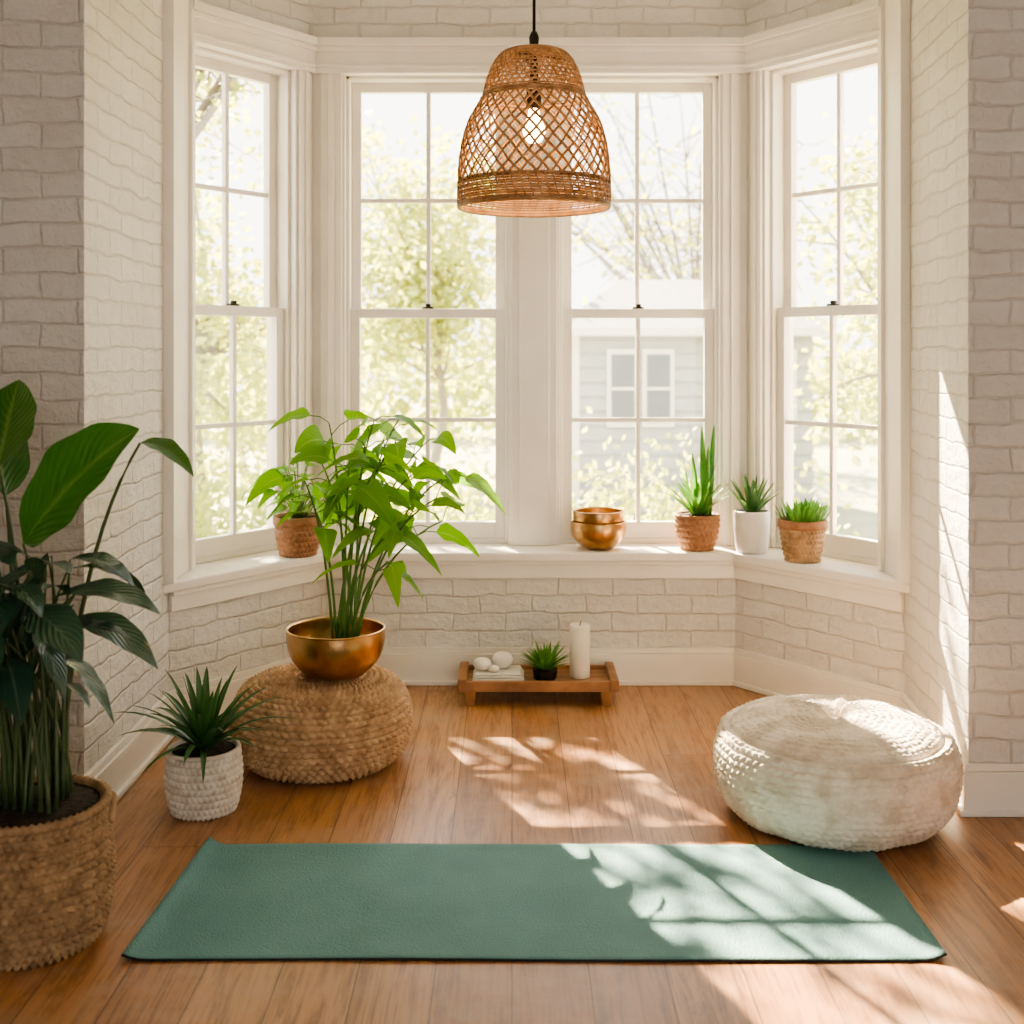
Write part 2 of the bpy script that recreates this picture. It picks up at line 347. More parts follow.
# ------------------------------------------------------------------ weave helper
def resample(pts, k):
    ds = [0]
    for a, c in zip(pts, pts[1:]): ds.append(ds[-1]+math.hypot(c[0]-a[0], c[1]-a[1]))
    out = []; j = 0
    for i in range(k):
        d = ds[-1]*i/(k-1)
        while j < len(ds)-2 and ds[j+1] < d: j += 1
        f = (d-ds[j])/max(ds[j+1]-ds[j], 1e-9); out.append((pts[j][0]+f*(pts[j+1][0]-pts[j][0]), pts[j][1]+f*(pts[j+1][1]-pts[j][1])))
    return out
def smoothp(pts, n=8):
    out = []; P = [pts[0]]+list(pts)+[pts[-1]]
    for i in range(1, len(P)-2):
        for q in range(n):
            t = q/n; f = lambda k: .5*(2*P[i][k]+(P[i+1][k]-P[i-1][k])*t+(2*P[i-1][k]-5*P[i][k]+4*P[i+1][k]-P[i+2][k])*t*t+(-P[i-1][k]+3*P[i][k]-3*P[i+1][k]+P[i+2][k])*t**3)
            out.append((max(f(0), .0003), f(1)))
    out.append(pts[-1]); return out
def weave(rows, M, amp):
    def f(th, v, r, z):
        x = v*rows; i = int(x); fr = x-i
        w = math.sin(pi*min(max(fr, 0), 1)); ph = (i % 2)*pi/2
        s = abs(math.sin(th*M/2+ph+(fr-.5)*1.3*(1 if i % 2 else -1)))
        k = min(1, r/.06)
        return amp*(w**.6)*(.15+.85*s**.8)*k-amp*.5
    return f

# ------------------------------------------------------------------ yoga mat
b = MB(); x0, x1, y0, y1 = -.822, .915, 2.515, 3.10; nx, ny = 120, 40
for j in range(ny+1):
    for i in range(nx+1):
        u, v = i/nx, j/ny; x = x0+(x1-x0)*u; y = y0+(y1-y0)*v
        d = min(x-x0, x1-x); z = .0065+.014*max(0, 1-d/.05)**2*(1 if x > 0 else .8+.7*v)+.0006*math.sin(x*9+y*4)
        x += .035*v*(1-u)**2-.02*max(0, u-.9)*v
        b.v.append((x, y+.004*math.sin(u*6), z))
for j in range(ny):
    for i in range(nx):
        k = j*(nx+1)+i; b.face([k, k+1, k+nx+2, k+nx+1], MATT, True)
o = b.obj('yoga_mat', fixn=False); o.data.materials.append(MATB)
md = o.modifiers.new('thickness', 'SOLIDIFY'); md.thickness = .0058; md.offset = -1; md.material_offset = 1; md.material_offset_rim = 1

# ------------------------------------------------------------------ floor poufs
b = MB(); R, H = .328, .282
prof = resample(smoothp([(.0004, 0), (.20, 0), (.268, .012), (.308, .05), (.327, .105), (.331, .155), (.326, .195), (.308, .228), (.285, .247), (.23, .266), (.16, .278), (.08, .283), (.0004, .282)], 14), 340)
rnd = random.Random(3); ph = [rnd.uniform(0, 6.28) for _ in range(20)]
wv = weave(42, 84, .0080); wt = weave(42, 84, .0040)
def fpouf(th, v, r, z):
    rr = r/R; d = 0
    if z < .008: return 0
    topf = 1 if (z > .236 and r < .303) else 0
    d -= .030*math.exp(-(r/.035)**2)*(1 if z > H/2 else 0)
    if topf:
        rad = sum(math.sin(th*k+ph[k]) for k in (9, 14, 19))/3
        d += .0075*rad*math.exp(-((rr-.30)/.26)**2)
        d += .002*math.sin(rr*13+1.3*math.sin(th*4+1))
    d -= .009*math.exp(-((z-.243)/.005)**2)*(1 if r > .2 else 0)
    d += .005*math.exp(-((z-.230)/.009)**2)*(1 if r > .2 else 0)
    d += .002*math.sin(th*5+ph[1])+.0018*math.sin(th*11+ph[2]-v*9)
    side = math.exp(-((z-.13)/.08)**4)
    d -= .004*side*max(0, math.sin(th*14+.8*math.sin(v*30)))**8
    return d+(wt if topf else wv)(th+.010*math.sin(v*60), v+.0022*math.sin(th*13)+.0016*math.sin(th*29), r, z)
b.lathe(prof, (.895, 3.315, .001), CLOTH, 380, fpouf)
b.lathe([(.0004, -.004), (.018, -.004), (.022, .003), (.018, .008), (.0004, .010)], (.895, 3.315, H-.026), CLOTH, 20)
b.obj('round_floor_pouf')

b = MB(); H = .262
prof = resample(smoothp([(.0004, 0), (.18, 0), (.225, .012), (.258, .045), (.275, .10), (.276, .145), (.264, .195), (.235, .235), (.18, .257), (.09, .262), (.0004, .262)], 12), 321)
b.lathe(prof, (-.597, 3.75, .006), STRAW, 340, weave(36, 62, .019)); b.obj('woven_rattan_pouf')

# ------------------------------------------------------------------ bowls
def bowl(mb, c, R, H, th=.006, foot=.35):
    out = smoothp([(.0004, 0), (R*foot, 0), (R*.62, H*.10), (R*.88, H*.38), (R*.99, H*.72), (R, H)], 7)
    inn = smoothp([(R-th, H), (R*.99-th, H*.72), (R*.88-th, H*.40), (R*.60, H*.10+th), (R*foot, th*1.2), (.0004, th)], 7)
    mb.lathe(out+[(R+.002, H+.002), (R-th*.5, H+.004)]+inn, c, BRASS, 72)
BC = (-.546, 3.70, .279)
b = MB(); bowl(b, BC, .152, .148); b.obj('brass_singing_bowl')

# leafy plant growing from the bowl
rnd = random.Random(11)
b = MB(); b.lathe([(.0004, .012), (.07, .018), (.11, .05), (.124, .066), (.11, .070), (.0004, .076)], BC, SOIL, 40)
heads = [(-.43, 1.10, 3.72), (-.58, 1.09, 3.78), (-.36, 1.03, 3.66), (-.29, .95, 3.70), (-.23, .87, 3.62), (-.49, .98, 3.60), (-.60, .98, 3.72), (-.66, .92, 3.76),
         (-.32, .80, 3.66), (-.37, .68, 3.60), (-.40, .88, 3.80), (-.22, .78, 3.78), (-.47, 1.04, 3.84), (-.40, .98, 3.58), (-.60, .82, 3.66), (-.28, 1.02, 3.78), (-.20, .93, 3.72),
         (-.36, 1.10, 3.80)]
for (hx, hz, hy) in heads:
    bx_, by_ = -.515+rnd.uniform(-.045, .045), 3.72+rnd.uniform(-.04, .04); p0 = V((bx_, by_, .345)); p2 = V((hx, hy, hz-.03)); p1 = V((bx_+(hx-bx_)*.25, by_+(hy-by_)*.25, .345+(hz-.345)*.72))
    pts = [(1-t)**2*p0+2*t*(1-t)*p1+t*t*p2 for t in [i/10 for i in range(11)]]
    b.tube(pts, [.0052-.0027*i/10 for i in range(11)], STEM, 6)
    nlf = 5 if hz > .83 else 4
    a0 = rnd.uniform(0, 6.28)
    for i in range(nlf):
        t = 1-.055*i; k = min(int(t*10), 10); p = pts[k]
        az = a0+i*2.4; el = rnd.uniform(-.45, .45)
        d = V((math.cos(az)*math.cos(el), math.sin(az)*math.cos(el)*.8, math.sin(el)))
        q = p+d*rnd.uniform(.035, .08)+V((0, 0, .015)); b.tube([p, (p+q)/2+V((0, 0, .008)), q], .0018, STEM, 5)
        Ln = rnd.uniform(.095, .155); tip = q+d*Ln+V((0, 0, -.5*Ln))
        b.leaf(q, tip, Ln*rnd.uniform(.56, .76), .035, LF_POTH, 'heart', .2, rnd.uniform(-.9, .9), ripple=.06)
b.obj('leafy_potted_plant', fixn=False)

# ------------------------------------------------------------------ pots / baskets
# big basket with broad leaved plant
c = (-1.054, 2.62, .002)
b = MB()
prof = [(.0004, 0), (.125, 0), (.150, .02), (.166, .09), (.170, .15), (.162, .21), (.153, .25), (.157, .285)]
out = resample(smoothp(prof, 8), 220)
b.lathe(out[:-1], c, STRAW_L, 320, weave(23, 54, .016))
b.lathe([(.154, .280), (.166, .288), (.165, .298), (.153, .301), (.144, .292), (.142, .25), (.0004, .248)], c, STRAW_L, 200, lambda th, v, r, z: .003*math.sin(th*60+v*8))
b.lathe([(.0004, .287), (.10, .289), (.145, .2875), (.10, .292), (.0004, .297)], c, SOIL, 40)
for sx in (-1, 1):
    a = .55 if sx > 0 else pi+.4
    pts = []
    for i in range(13):
        t = i/12; aa = a+(t-.5)*.55; rr = .163+.010*math.sin(pi*t); pts.append((c[0]+rr*math.cos(aa), c[1]+rr*math.sin(aa), .265+.045*math.sin(pi*t)-.03))
    b.tube(pts, .008, STRAW_L, 8)
b.obj('woven_basket_planter')

rnd = random.Random(5); b = MB()
Z0 = .299
def stem_leaf(base_off, lb, lt, w, arch, mat, shape, roll=0, r=.006, rip=.05, fold=.2):
    p0 = V((c[0]+base_off[0], c[1]+base_off[1], Z0)); p2 = V(lb); p1 = V((p0.x+(p2.x-p0.x)*.2, p0.y+(p2.y-p0.y)*.2, Z0+(p2.z-Z0)*.7))
    pts = [(1-t)**2*p0+2*t*(1-t)*p1+t*t*p2 for t in [i/12 for i in range(13)]]
    b.tube(pts, [r*(1-.55*i/12) for i in range(13)], STEMD, 7)
    b.leaf(lb, lt, w, arch, mat, shape, fold, roll, nl=16, ripple=rip)
big = [((.03, .02), (-1.065, 2.60, .870), (-.800, 2.56, 1.120), .235, .05, .9), ((-.02, .04), (-1.145, 2.66, 1.03), (-1.075, 2.60, 1.225), .17, .02, .15),
       ((-.05, 0), (-1.15, 2.60, .86), (-1.33, 2.55, 1.10), .18, .05, -.7), ((.04, .05), (-.86, 2.76, 1.075), (-.725, 2.72, 1.00), .075, .045, .2),
       ((-.03, -.03), (-1.14, 2.50, .78), (-1.06, 2.40, 1.00), .14, .05, .5), ((-.05, .05), (-1.18, 2.78, .95), (-1.25, 2.84, 1.19), .15, .03, .2),
       ((-.04, -.04), (-1.14, 2.5, .88), (-1.19, 2.44, 1.09), .13, .03, -.3)]
for o_, lb, lt, w, ar, ro in big: stem_leaf(o_, lb, lt, w, ar, LF_BIG, 'ovate', ro, .007)
dk = [((-.98, 2.56, .76), (-.735, 2.50, .735), .085, .06), ((-.96, 2.60, .70), (-.76, 2.56, .605), .085, .06), ((-1.02, 2.50, .74), (-.865, 2.40, .66), .10, .05),
      ((-1.0, 2.60, .63), (-.84, 2.52, .50), .075, .06), ((-1.08, 2.48, .78), (-1.02, 2.32, .70), .10, .05), ((-.99, 2.66, .80), (-.86, 2.80, .72), .08, .05),
      ((-1.10, 2.52, .70), (-1.20, 2.36, .62), .10, .05), ((-1.12, 2.6, .82), (-1.30, 2.50, .76), .10, .06), ((-.98, 2.54, .58), (-.87, 2.46, .55), .06, .04),
      ((-1.03, 2.54, .82), (-.90, 2.44, .83), .08, .04), ((-1.13, 2.66, .72), (-1.32, 2.70, .60), .09, .06), ((-.97, 2.62, .83), (-.82, 2.60, .77), .07, .05),
      ((-1.06, 2.50, .64), (-.98, 2.38, .54), .08, .05), ((-1.14, 2.56, .58), (-1.24, 2.48, .48), .07, .04), ((-1.04, 2.58, .84), (-1.12, 2.46, .87), .08, .03),
      ((-1.00, 2.70, .66), (-.85, 2.74, .58), .07, .05), ((-1.05, 2.46, .80), (-.93, 2.36, .76), .075, .05), ((-1.12, 2.48, .84), (-1.0, 2.38, .86), .10, .04),
      ((-1.10, 2.44, .72), (-1.02, 2.30, .60), .10, .05), ((-1.13, 2.5, .66), (-1.06, 2.36, .50), .08, .05), ((-1.0, 2.5, .70), (-.90, 2.4, .58), .07, .05),
      ((-1.02, 2.56, .68), (-.80, 2.52, .68), .06, .05), ((-1.14, 2.42, .78), (-1.10, 2.30, .74), .10, .04)]
for lb, lt, w, ar in dk: stem_leaf((rnd.uniform(-.07, .07), rnd.uniform(-.07, .07)), lb, lt, w, ar, LF_DARK, 'lance', rnd.uniform(-.4, .4), .0055)
for i in range(16):
    stem_leaf((rnd.uniform(-.08, .08), rnd.uniform(-.08, .08)), (-1.08+rnd.uniform(-.1, .1), 2.58+rnd.uniform(-.1, .1), rnd.uniform(.5, .85)), (-1.08+rnd.uniform(-.22, .2), 2.55+rnd.uniform(-.2, .2), rnd.uniform(.55, .85)), .06, .03, LF_DARK, 'lance', 0, .005)
b.obj('broad_leaf_houseplant', fixn=False)

def rosette(mb, c, n, l0, l1, w, mat, el0=1.45, el1=.1, r0=.01, arch=.3, seed=1, fold=.35, shape='blade', droop=.0):
    rnd = random.Random(seed)
    for i in range(n):
        f = i/(n-1); az = i*2.39996+rnd.uniform(-.2, .2); el = el0+(el1-el0)*f**.8+rnd.uniform(-.12, .12); L = (l0+(l1-l0)*math.sin(pi*min(1, f*.75+.15)))*rnd.uniform(.85, 1.1)
        bs = V(c)+V((math.cos(az), math.sin(az), 0))*r0*(.4+f)
        d = V((math.cos(az)*math.cos(el), math.sin(az)*math.cos(el), math.sin(el)))
        mb.leaf(bs, bs+d*L-V((0, 0, droop*L*f)), w*rnd.uniform(.8, 1.15), arch*L*.5*math.cos(el), mat, shape, fold, nl=8)

# small dracaena in white woven pot
c2 = (-.865, 3.35, .002); b = MB()
b.lathe(resample(smoothp([(.0004, 0), (.075, 0), (.092, .012), (.103, .07), (.104, .12), (.098, .165)], 8), 130), c2, WHITEW, 220, weave(13, 40, .009))
b.lathe([(.095, .160), (.103, .167), (.100, .175), (.091, .175), (.087, .166), (.0004, .1655)], c2, WHITEW, 100)
b.lathe([(.0004, .167), (.087, .167), (.05, .174), (.0004, .178)], c2, SOIL, 40)
rosette(b, (c2[0], c2[1], .17), 46, .17, .25, .034, LF_AGAVE, 1.45, .12, .012, .55, 4, droop=.12)
b.obj('potted_dracaena', fixn=False)

# ---- sill plants
S = SILL+.001
b = MB(); cc = (-.808, 4.51, S)
b.lathe(resample(smoothp([(.0004, 0), (.060, 0), (.070, .01), (.083, .07), (.087, .12)], 8), 90), cc, TERRA, 140, weave(9, 30, .006))
b.lathe([(.085, .115), (.094, .118), (.095, .145), (.091, .150), (.083, .148), (.081, .137), (.0004, .135)], cc, TERRA, 64)
b.lathe([(.0004, .136), (.081, .138), (.0004, .146)], cc, SOIL, 30)
rnd = random.Random(8)
for i in range(50):
    az = rnd.uniform(0, 2*pi); r = rnd.uniform(.03, .20); h = rnd.uniform(.20, .38)-r*.45
    dx, dy = math.cos(az)*r, math.sin(az)*r
    if (dx*-.816+dy*.577) > .07: dx *= .35; dy *= .35
    p0 = V((cc[0]+dx*.15, cc[1]+dy*.15, S+.14)); p2 = V((cc[0]+dx, cc[1]+dy, S+h+.02)); p1 = (p0+p2)/2+V((0, 0, .06))
    b.tube([(1-t)**2*p0+2*t*(1-t)*p1+t*t*p2 for t in (0, .25, .5, .75, 1)], .0017, STEM, 5)
    q = V((dx, dy, 0)).normalized() if r > .01 else V((1, 0, 0)); L = rnd.uniform(.08, .12)
    b.leaf(p2, p2+q*L*.7+V((rnd.uniform(-.02, .02), rnd.uniform(-.03, .0), rnd.uniform(-.07, .01))), L*.55, .02, LF_POTH, 'heart', .2, rnd.uniform(-.6, .6))
b.obj('potted_pothos', fixn=False)

b = MB(); cc = (.337, 4.655, S); bowl(b, cc, .108, .105, .005); bowl(b, (cc[0], cc[1], S+.048), .100, .098, .005); b.obj('stacked_brass_bowls')

b = MB(); cc = (.720, 4.640, S)
b.lathe(resample(smoothp([(.0004, 0), (.055, 0), (.066, .012), (.082, .07), (.086, .11), (.083, .128)], 8), 90), cc, TERRA, 140, weave(8, 26, .007))
b.lathe([(.080, .122), (.088, .128), (.087, .138), (.078, .138), (.076, .130), (.0004, .129)], cc, TERRA, 64)
b.lathe([(.0004, .130), (.076, .131), (.0004, .14)], cc, SOIL, 30)
rosette(b, (cc[0], cc[1], S+.135), 38, .11, .175, .028, LF_ALOE, 1.35, .45, .018, .35, 6)
for (dx, dy, h, lx, rr) in ((.026, .0, .35, -.008, .014), (.050, .01, .36, .018, .013), (.036, -.012, .27, .006, .012), (.004, .02, .24, -.02, .011)):
    n_ = 14; pts = [(cc[0]+dx+lx*(t/n_)**1.5, cc[1]+dy, S+.13+h*t/n_) for t in range(n_+1)]
    b.tube(pts, [max(.001, rr*(.75+.25*math.sin(pi*t/n_))*math.sqrt(max(0, 1-(t/n_)**3.5))) for t in range(n_+1)], LF_ALOE, 8)
for (dx, h, w_) in ((.078, .24, .026), (-.02, .22, .028), (-.05, .20, .026), (.06, .17, .026)):
    b.leaf((cc[0]+dx*.4, cc[1]+.008, S+.13), (cc[0]+dx, cc[1]-.01, S+.13+h), w_, .0, LF_ALOE, 'blade', .3)
b.obj('potted_cactus_and_aloe', fixn=False)

b = MB(); cc = (.920, 4.580, S)
b.lathe(smoothp([(.0004, 0), (.052, 0), (.060, .012), (.068, .08), (.069, .145), (.066, .158), (.060, .155), (.058, .14), (.0004, .139)], 6), cc, CERAM, 64)
b.lathe([(.0004, .14), (.058, .141), (.0004, .15)], cc, SOIL, 30)
rosette(b, (cc[0], cc[1], S+.145), 22, .11, .17, .030, LF_AGAVE, 1.4, .7, .014, .2, 9)
b.obj('potted_snake_plant', fixn=False)

b = MB(); cc = (1.068, 4.385, S)
b.lathe(resample(smoothp([(.0004, 0), (.055, 0), (.064, .01), (.076, .07), (.084, .125)], 8), 100), cc, STRAW_L, 160, weave(10, 32, .007))
b.lathe([(.083, .120), (.090, .125), (.090, .150), (.084, .154), (.078, .150), (.077, .138), (.0004, .136)], cc, TERRA, 64)
b.lathe([(.0004, .137), (.077, .138), (.0004, .150)], cc, SOIL, 30)
rnd = random.Random(21)
for i in range(95):
    az = rnd.uniform(0, 2*pi); r = .082*math.sqrt(rnd.random()); p = V((cc[0]+r*math.cos(az), cc[1]+r*math.sin(az), S+.14))
    d = V((math.cos(az)*.5*r/.08, math.sin(az)*.5*r/.08, rnd.uniform(.6, 1.1))).normalized()*rnd.uniform(.04, .095)
    b.leaf(p, p+d, .018, .004, LF_ALOE, 'lance', .3, nl=5)
b.obj('potted_succulents', fixn=False)

# ------------------------------------------------------------------ wooden tray and its things
b = MB(); X0, X1, Y0, Y1 = -.185, .375, 4.315, 4.555
for i in range(4):
    ya = Y0+.016+i*(Y1-Y0-.032)/4; b.box(X0+.015, X1-.015, ya+.001, ya+(Y1-Y0-.032)/4-.001, .060, .076, WOOD)
b.box(X0, X1, Y0, Y0+.02, .052, .090, WOOD); b.box(X0, X1, Y1-.02, Y1, .052, .090, WOOD)
b.box(X0-.012, X0+.02, Y0-.008, Y1+.008, .056, .098, WOOD); b.box(X1-.02, X1+.012, Y0-.008, Y1+.008, .056, .098, WOOD)
for x in (X0+.01, X1-.055):
    for y in (Y0+.004, Y1-.049): b.hexa([(x+.006, y+.004, 0), (x+.039, y+.004, 0), (x+.039, y+.038, 0), (x+.006, y+.038, 0), (x, y, .058), (x+.045, y, .058), (x+.045, y+.045, .058), (x, y+.045, .058)], WOOD)
    b.box(x+.01, x+.035, Y0+.03, Y1-.03, .03, .058, WOOD)
b.obj('wooden_tray', .003)
b = MB(); cc = (.252, 4.43, .0765); b.lathe([(.0004, 0), (.036, 0), (.038, .003), (.038, .190), (.036, .196), (.03, .194), (.012, .189), (.0004, .188)], cc, WAX, 48)
b.tube([(cc[0], cc[1], .263), (cc[0]+.001, cc[1], .276), (cc[0]+.004, cc[1], .284)], .0016, DARKM, 6); b.obj('pillar_candle')
b = MB()
for k in range(3):
    b.box(-.145+.004*k, .045-.006*k, 4.36+.004*k, 4.50-.003*k, .0768+k*.0095, .0855+k*.0095, LINEN)
b.obj('folded_towel', .004)
rnd = random.Random(4)
def stone(mb, c, rx, ry, rz):
    mb_o = len(mb.v); prof = []
    a1, a2 = rnd.uniform(0, 6), rnd.uniform(0, 6)
    for i in range(17): a = -pi/2+pi*i/16; prof.append((max(math.cos(a), .001), math.sin(a)))
    mb.lathe(prof, (0, 0, 0), STONE, 24)
    for i in range(mb_o, len(mb.v)):
        x, y, z = mb.v[i]; k = 1+.07*math.sin(2.3*x+a1)+.06*math.sin(2.9*y+a2); mb.v[i] = (c[0]+x*rx*k, c[1]+y*ry*k, c[2]+rz+z*rz)
for nm, (cx, cy, cz, rx, ry, rz) in enumerate([(-.110, 4.41, .1055, .034, .03, .024), (-.034, 4.44, .1055, .038, .034, .032), (-.068, 4.385, .1055, .020, .018, .013)]):
    b = MB()
    stone(b, (cx, cy, cz), rx, ry, rz); b.obj('smooth_stone')
b = MB(); cc = (.122, 4.405, .0768)
b.lathe(smoothp([(.0004, 0), (.035, 0), (.042, .008), (.046, .035), (.042, .036), (.0004, .034)], 5), cc, DARKM, 40)
rosette(b, (cc[0], cc[1], .108), 54, .075, .115, .022, LF_ALOE, 1.35, .35, .012, .25, 12, fold=.4); b.obj('small_succulent', fixn=False)

# ------------------------------------------------------------------ pendant lamp
lc = V((.061, 3.30, 0)); b = MB()
pr = smoothp([(.050, 2.118), (.085, 2.111), (.112, 2.08), (.130, 2.035), (.140, 1.995), (.155, 1.965), (.180, 1.92), (.197, 1.86), (.205, 1.80), (.208, 1.74), (.208, 1.685)], 8)
pr = resample(pr, 121)
def ringpt(v, th, dr=0):
    x = v*120; i = min(int(x), 119); f = x-i; r = pr[i][0]*(1-f)+pr[i+1][0]*f+dr; z = pr[i][1]*(1-f)+pr[i+1][1]*f
    return (lc.x+r*math.cos(th), lc.y+r*math.sin(th), z)
def ring(v, rad, dr=0, wob=0): b.tube([ringpt(v, 2*pi*k/72, dr+wob*math.sin(k*pi/2*1.0)) for k in range(72)], rad, RATTAN, 5, True)
rl = random.Random(77)
for sgn in (1, -1):
    ns = 36
    for k in range(ns):
        j = rl.uniform(-.02, .02)
        b.tube([ringpt(.36+.50*t/26, 2*pi*k/ns+sgn*1.05*t/26+j+.012*math.sin(t*.7+k), sgn*.0018) for t in range(27)], .0035, RATTAN, 4)
    for k in range(40):
        b.tube([ringpt(.02+.34*t/16, 2*pi*k/40+sgn*.8*t/16, sgn*.0015) for t in range(17)], .0021, RATTAN, 4)
for k in range(15):
    ring(.02+.33*k/14, .0021, .002 if k % 2 else -.002)
for v, r in ((0.0, .005), (.345, .0045), (.365, .0045), (.86, .004), (.985, .005), (1.0, .006)): ring(v, r)
for k in range(9): ring(.872+.0135*k, .0030, .0015 if k % 2 else -.0015)
for k in range(60): b.tube([ringpt(.86+.135*t/3, 2*pi*k/60+.03*t, .003) for t in range(4)], .0022, RATTAN, 4)
for a in range(3): b.tube([(lc.x, lc.y, 2.108), (lc.x+.1*math.cos(a*2.1), lc.y+.1*math.sin(a*2.1), 2.088)], .003, DARKM, 6)
b.lathe([(.0004, 2.105), (.055, 2.108), (.055, 2.118), (.02, 2.124), (.0004, 2.126)], (lc.x, lc.y, 0), RATTAN, 32)
b.lathe([(.0004, 2.12), (.012, 2.122), (.014, 2.155), (.008, 2.17), (.0004, 2.172)], (lc.x, lc.y, 0), DARKM, 20)
b.tube([(lc.x, lc.y, 2.16), (lc.x, lc.y, 2.4), (lc.x, lc.y, 2.70), (lc.x, lc.y, CEIL-.01)], .0045, DARKM, 8)
b.lathe([(.0004, CEIL-.03), (.04, CEIL-.028), (.05, CEIL-.002), (.0004, CEIL-.0005)], (lc.x, lc.y, 0), DARKM, 32)
b.lathe([(.0004, 1.955), (.02, 1.957), (.022, 2.02), (.012, 2.04), (.01, 2.11), (.0004, 2.112)], (lc.x, lc.y, 0), DARKM, 24)
b.lathe(smoothp([(.0004, 1.862), (.018, 1.866), (.030, 1.888), (.030, 1.905), (.018, 1.935), (.013, 1.957), (.0004, 1.958)], 6), (lc.x, lc.y, 0), BULB, 32)
b.obj('pendant_lamp')
ld = bpy.data.lights.new('pendant_light', 'POINT'); ld.energy = 5; ld.color = (1, .68, .38); ld.shadow_soft_size = .04
lo = bpy.data.objects.new('pendant_light', ld); lo.location = (lc.x, lc.y, 1.82); bpy.context.scene.collection.objects.link(lo)

# ------------------------------------------------------------------ outside
b = MB(); b.box(-30, 30, 5.3, 45, -.75, -.6, LAWN); b.obj('ground')
def tree(name, base, trunk_top, crown, rad, nlimb, ntwig, nleaf, lsize, seed, tr=.12):
    rnd = random.Random(seed); b = MB(); base = V(base); tt = V(trunk_top); crown = V(crown)
    pts = [base.lerp(tt, i/6)+V((.06*math.sin(i*1.3+seed), .05*math.cos(i*1.7), 0)) for i in range(7)]
    b.tube(pts, [tr*(1.2-.1*i) for i in range(7)], BARK, 8)
    ends = []
    def rp():
        while True:
            q = V((rnd.uniform(-1, 1), rnd.uniform(-1, 1), rnd.uniform(-1, 1)))
            if q.length < 1: return V((q.x*rad[0], q.y*rad[1], q.z*rad[2]))
    for _ in range(nlimb):
        e = crown+rp(); s0 = pts[rnd.choice((4, 5, 6))]; m = s0.lerp(e, .5)+V((rnd.uniform(-.2, .2), rnd.uniform(-.2, .2), .2))
        L = [(1-t)**2*s0+2*t*(1-t)*m+t*t*e for t in [i/8 for i in range(9)]]
        b.tube(L, [tr*.38*(1-.1*i) for i in range(9)], BARK, 5)
        for _ in range(ntwig):
            s1 = L[rnd.randint(3, 8)]; d = V((rnd.uniform(-1, 1), rnd.uniform(-1, 1), rnd.uniform(-.6, .9))).normalized()*rnd.uniform(.35, .9)*max(rad)*.45
            e1 = s1+d; mid = (s1+e1)/2+V((rnd.uniform(-.1, .1), rnd.uniform(-.1, .1), rnd.uniform(-.1, .1)))
            b.tube([s1, mid, e1], [tr*.11, tr*.08, tr*.03], BARK, 4); ends += [mid, e1, s1.lerp(e1, .75)]
    for _ in range(nleaf):
        p = rnd.choice(ends)+V((rnd.gauss(0, 1), rnd.gauss(0, 1), rnd.gauss(0, 1)))*.12*max(rad)**.5
        a = V((rnd.uniform(-1, 1), rnd.uniform(-1, 1), rnd.uniform(-1, .4))).normalized(); c_ = a.cross(V((rnd.uniform(-1, 1), rnd.uniform(-1, 1), rnd.uniform(-1, 1)))).normalized()
        L = lsize*rnd.uniform(.7, 1.3); o = len(b.v)
        b.v += [tuple(p), tuple(p+a*L*.45+c_*L*.3), tuple(p+a*L), tuple(p+a*L*.45-c_*L*.3)]; b.face([o, o+1, o+2, o+3], LF_OUT, uv=[(.2, 0), (1, .5), (.2, 1), (0, .5)])
    b.obj(name, fixn=False)
tree('shade_tree', (-3.9, 9.2, -.6), (-2.6, 8.9, 3.4), (-1.55, 8.7, 4.9), (1.3, .7, 1.35), 15, 9, 1250, .10, 2, .12)
tree('shade_tree', (-4.6, 8.9, -.6), (-3.7, 8.8, 3.2), (-3.25, 8.8, 5.4), (.55, .8, 1.7), 16, 7, 8500, .17, 5)  # unseen dense crown, added to block sun through the left window
tree('garden_tree', (-3.3, 12.5, -.6), (-3.2, 12.4, 1.6), (-2.7, 12.2, 2.4), (1.9, 1.3, 2.4), 14, 7, 5200, .12, 7, .07)
tree('garden_tree', (4.0, 10.6, -.6), (3.8, 10.6, 1.4), (3.5, 10.8, 2.2), (1.1, 1.2, 2.2), 12, 7, 4200, .11, 13, .08)
tree('garden_tree', (-1.1, 17.5, -.6), (-1.0, 17.5, 1.5), (-1.1, 17.2, 2.8), (1.9, 1.3, 2.6), 16, 8, 5200, .16, 17, .07)
tree('bare_tree', (3.4, 21.5, -.6), (3.3, 21.5, 1.8), (2.6, 21.5, 4.6), (2.8, .9, 2.8), 24, 14, 1100, .15, 23, .12)
b = MB(); rnd = random.Random(31)
for k in range(34):
    cx = -12+k*.8; cy = 26+rnd.uniform(-.4, .4); R_ = rnd.uniform(1.0, 1.6)
    for _ in range(170):
        q = V((rnd.gauss(0, .5), rnd.gauss(0, .4), rnd.gauss(0, .5)))*R_; p = V((cx, cy, .4))+q
        a = V((rnd.uniform(-1, 1), rnd.uniform(-1, 1), rnd.uniform(-1, 1))).normalized(); c_ = a.orthogonal().normalized(); L = .32; o = len(b.v)
        b.v += [tuple(p), tuple(p+a*L*.45+c_*L*.35), tuple(p+a*L), tuple(p+a*L*.45-c_*L*.35)]; b.face([o, o+1, o+2, o+3], LF_OUT, uv=[(.2, 0), (1, .5), (.2, 1), (0, .5)])
b.obj('garden_hedge', fixn=False)
b = MB(); rnd = random.Random(37)      # shrubs in front of the house and along the lawn
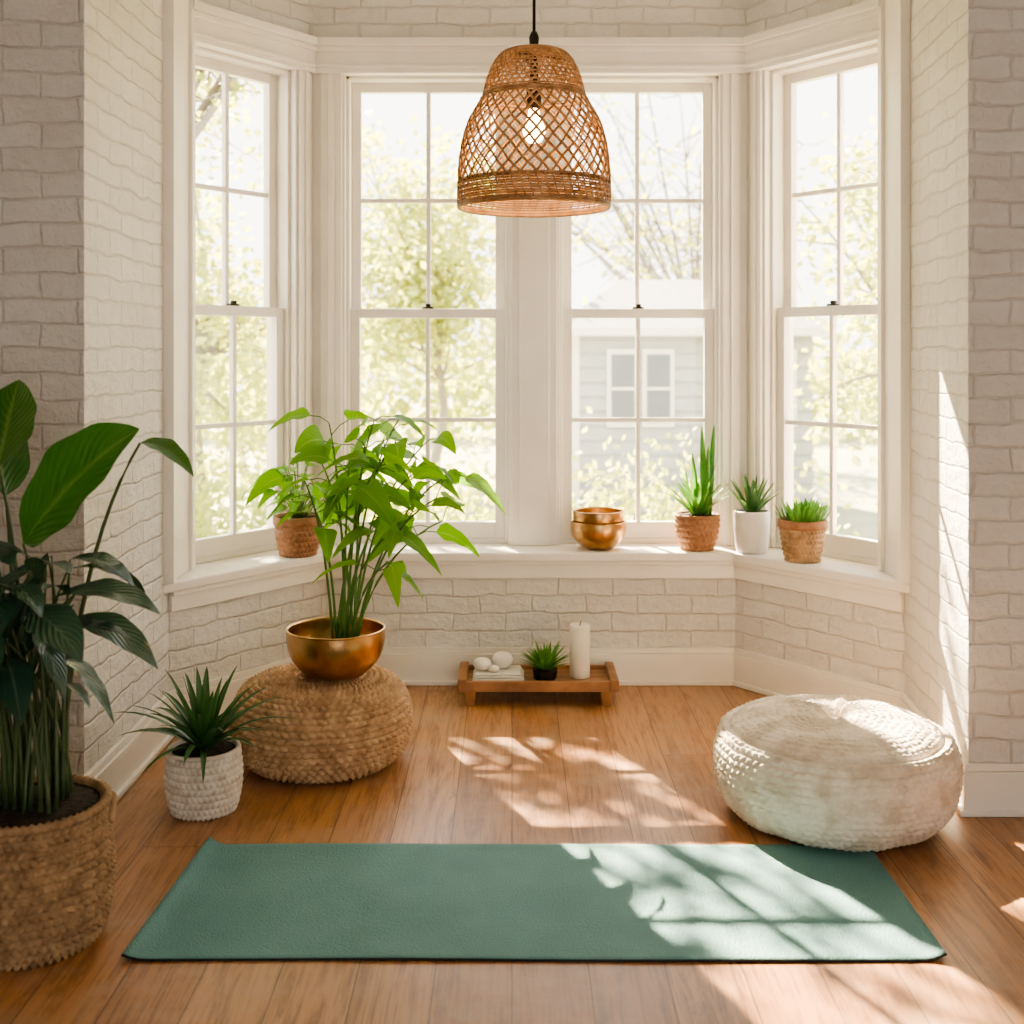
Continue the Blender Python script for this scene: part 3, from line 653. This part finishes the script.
for k in range(17):
    cx = -2.9+k*.36; cy = 9.6+rnd.uniform(-.25, .25); R_ = rnd.uniform(.42, .72)
    if cx > 2.2: continue
    for _ in range(300):
        q = V((rnd.gauss(0, .5), rnd.gauss(0, .3), rnd.gauss(0, .5)))*R_; p = V((cx, cy, -.1))+q
        a = V((rnd.uniform(-1, 1), rnd.uniform(-1, 1), rnd.uniform(-1, 1))).normalized(); c_ = a.orthogonal().normalized(); L = .085; o = len(b.v)
        b.v += [tuple(p), tuple(p+a*L*.45+c_*L*.35), tuple(p+a*L), tuple(p+a*L*.45-c_*L*.35)]; b.face([o, o+1, o+2, o+3], LF_OUT, uv=[(.2, 0), (1, .5), (.2, 1), (0, .5)])
b.obj('garden_shrubs', fixn=False)
# neighbour house
b = MB(); hx0, hx1, hy = .70, 3.4, 13.5; EV = 1.45
b.box(hx0, hx1, hy, hy+2.4, -.6, EV, SIDING)
for i in range(12): b.box(hx0-.01, hx1+.01, hy-.02, hy, -.55+i*.165, -.42+i*.165, SIDING)
b.box(hx0-.03, hx0+.06, hy-.04, hy, -.6, EV, TRIM)
b.box(hx0-.2, hx1+.2, hy-.25, hy+2.65, EV, EV+.09, TRIM)
b.hexa([(hx0-.2, hy-.25, EV+.09), (hx1+.2, hy-.25, EV+.09), (hx1+.2, hy+2.65, EV+.09), (hx0-.2, hy+2.65, EV+.09), (hx0+.6, hy+1.1, 2.15), (hx1-.6, hy+1.1, 2.15), (hx1-.6, hy+1.3, 2.15), (hx0+.6, hy+1.3, 2.15)], ROOF)
for x in (1.12, 1.52, 2.3, 2.9):
    b.box(x-.05, x+.31, hy-.06, hy-.02, .42, 1.3, TRIM); b.box(x, x+.26, hy-.08, hy-.06, .48, 1.24, HWIN); b.box(x, x+.26, hy-.1, hy-.08, .84, .87, TRIM)
b.obj('neighbour_house')

# ------------------------------------------------------------------ light + world + camera
sd = bpy.data.lights.new('sun', 'SUN'); sd.energy = 74; sd.angle = math.radians(.5); sd.color = (1, .80, .55)
so = bpy.data.objects.new('sun', sd); so.rotation_euler = V((.42, -1, -.87)).to_track_quat('-Z', 'Y').to_euler(); so.location = (-3, 9, 8); bpy.context.scene.collection.objects.link(so)
w = bpy.data.worlds.new('sky'); bpy.context.scene.world = w; w.use_nodes = True; t = w.node_tree
bg = t.nodes['Background']; bg.inputs[0].default_value = (1, .97, .915, 1); bg.inputs[1].default_value = 5.1
cd = bpy.data.cameras.new('camera'); cd.sensor_width = 36; cd.lens = 1193/1024*36; cd.shift_y = -162/1024
cd.dof.use_dof = True; cd.dof.focus_distance = 3.6; cd.dof.aperture_fstop = 3.2
co = bpy.data.objects.new('camera', cd); co.location = (0, 0, 1.29); co.rotation_euler = (pi/2, 0, 0)
bpy.context.scene.collection.objects.link(co); bpy.context.scene.camera = co
try: bpy.context.scene.view_settings.look = 'AgX - Medium High Contrast'
except Exception as e: print('look', e)
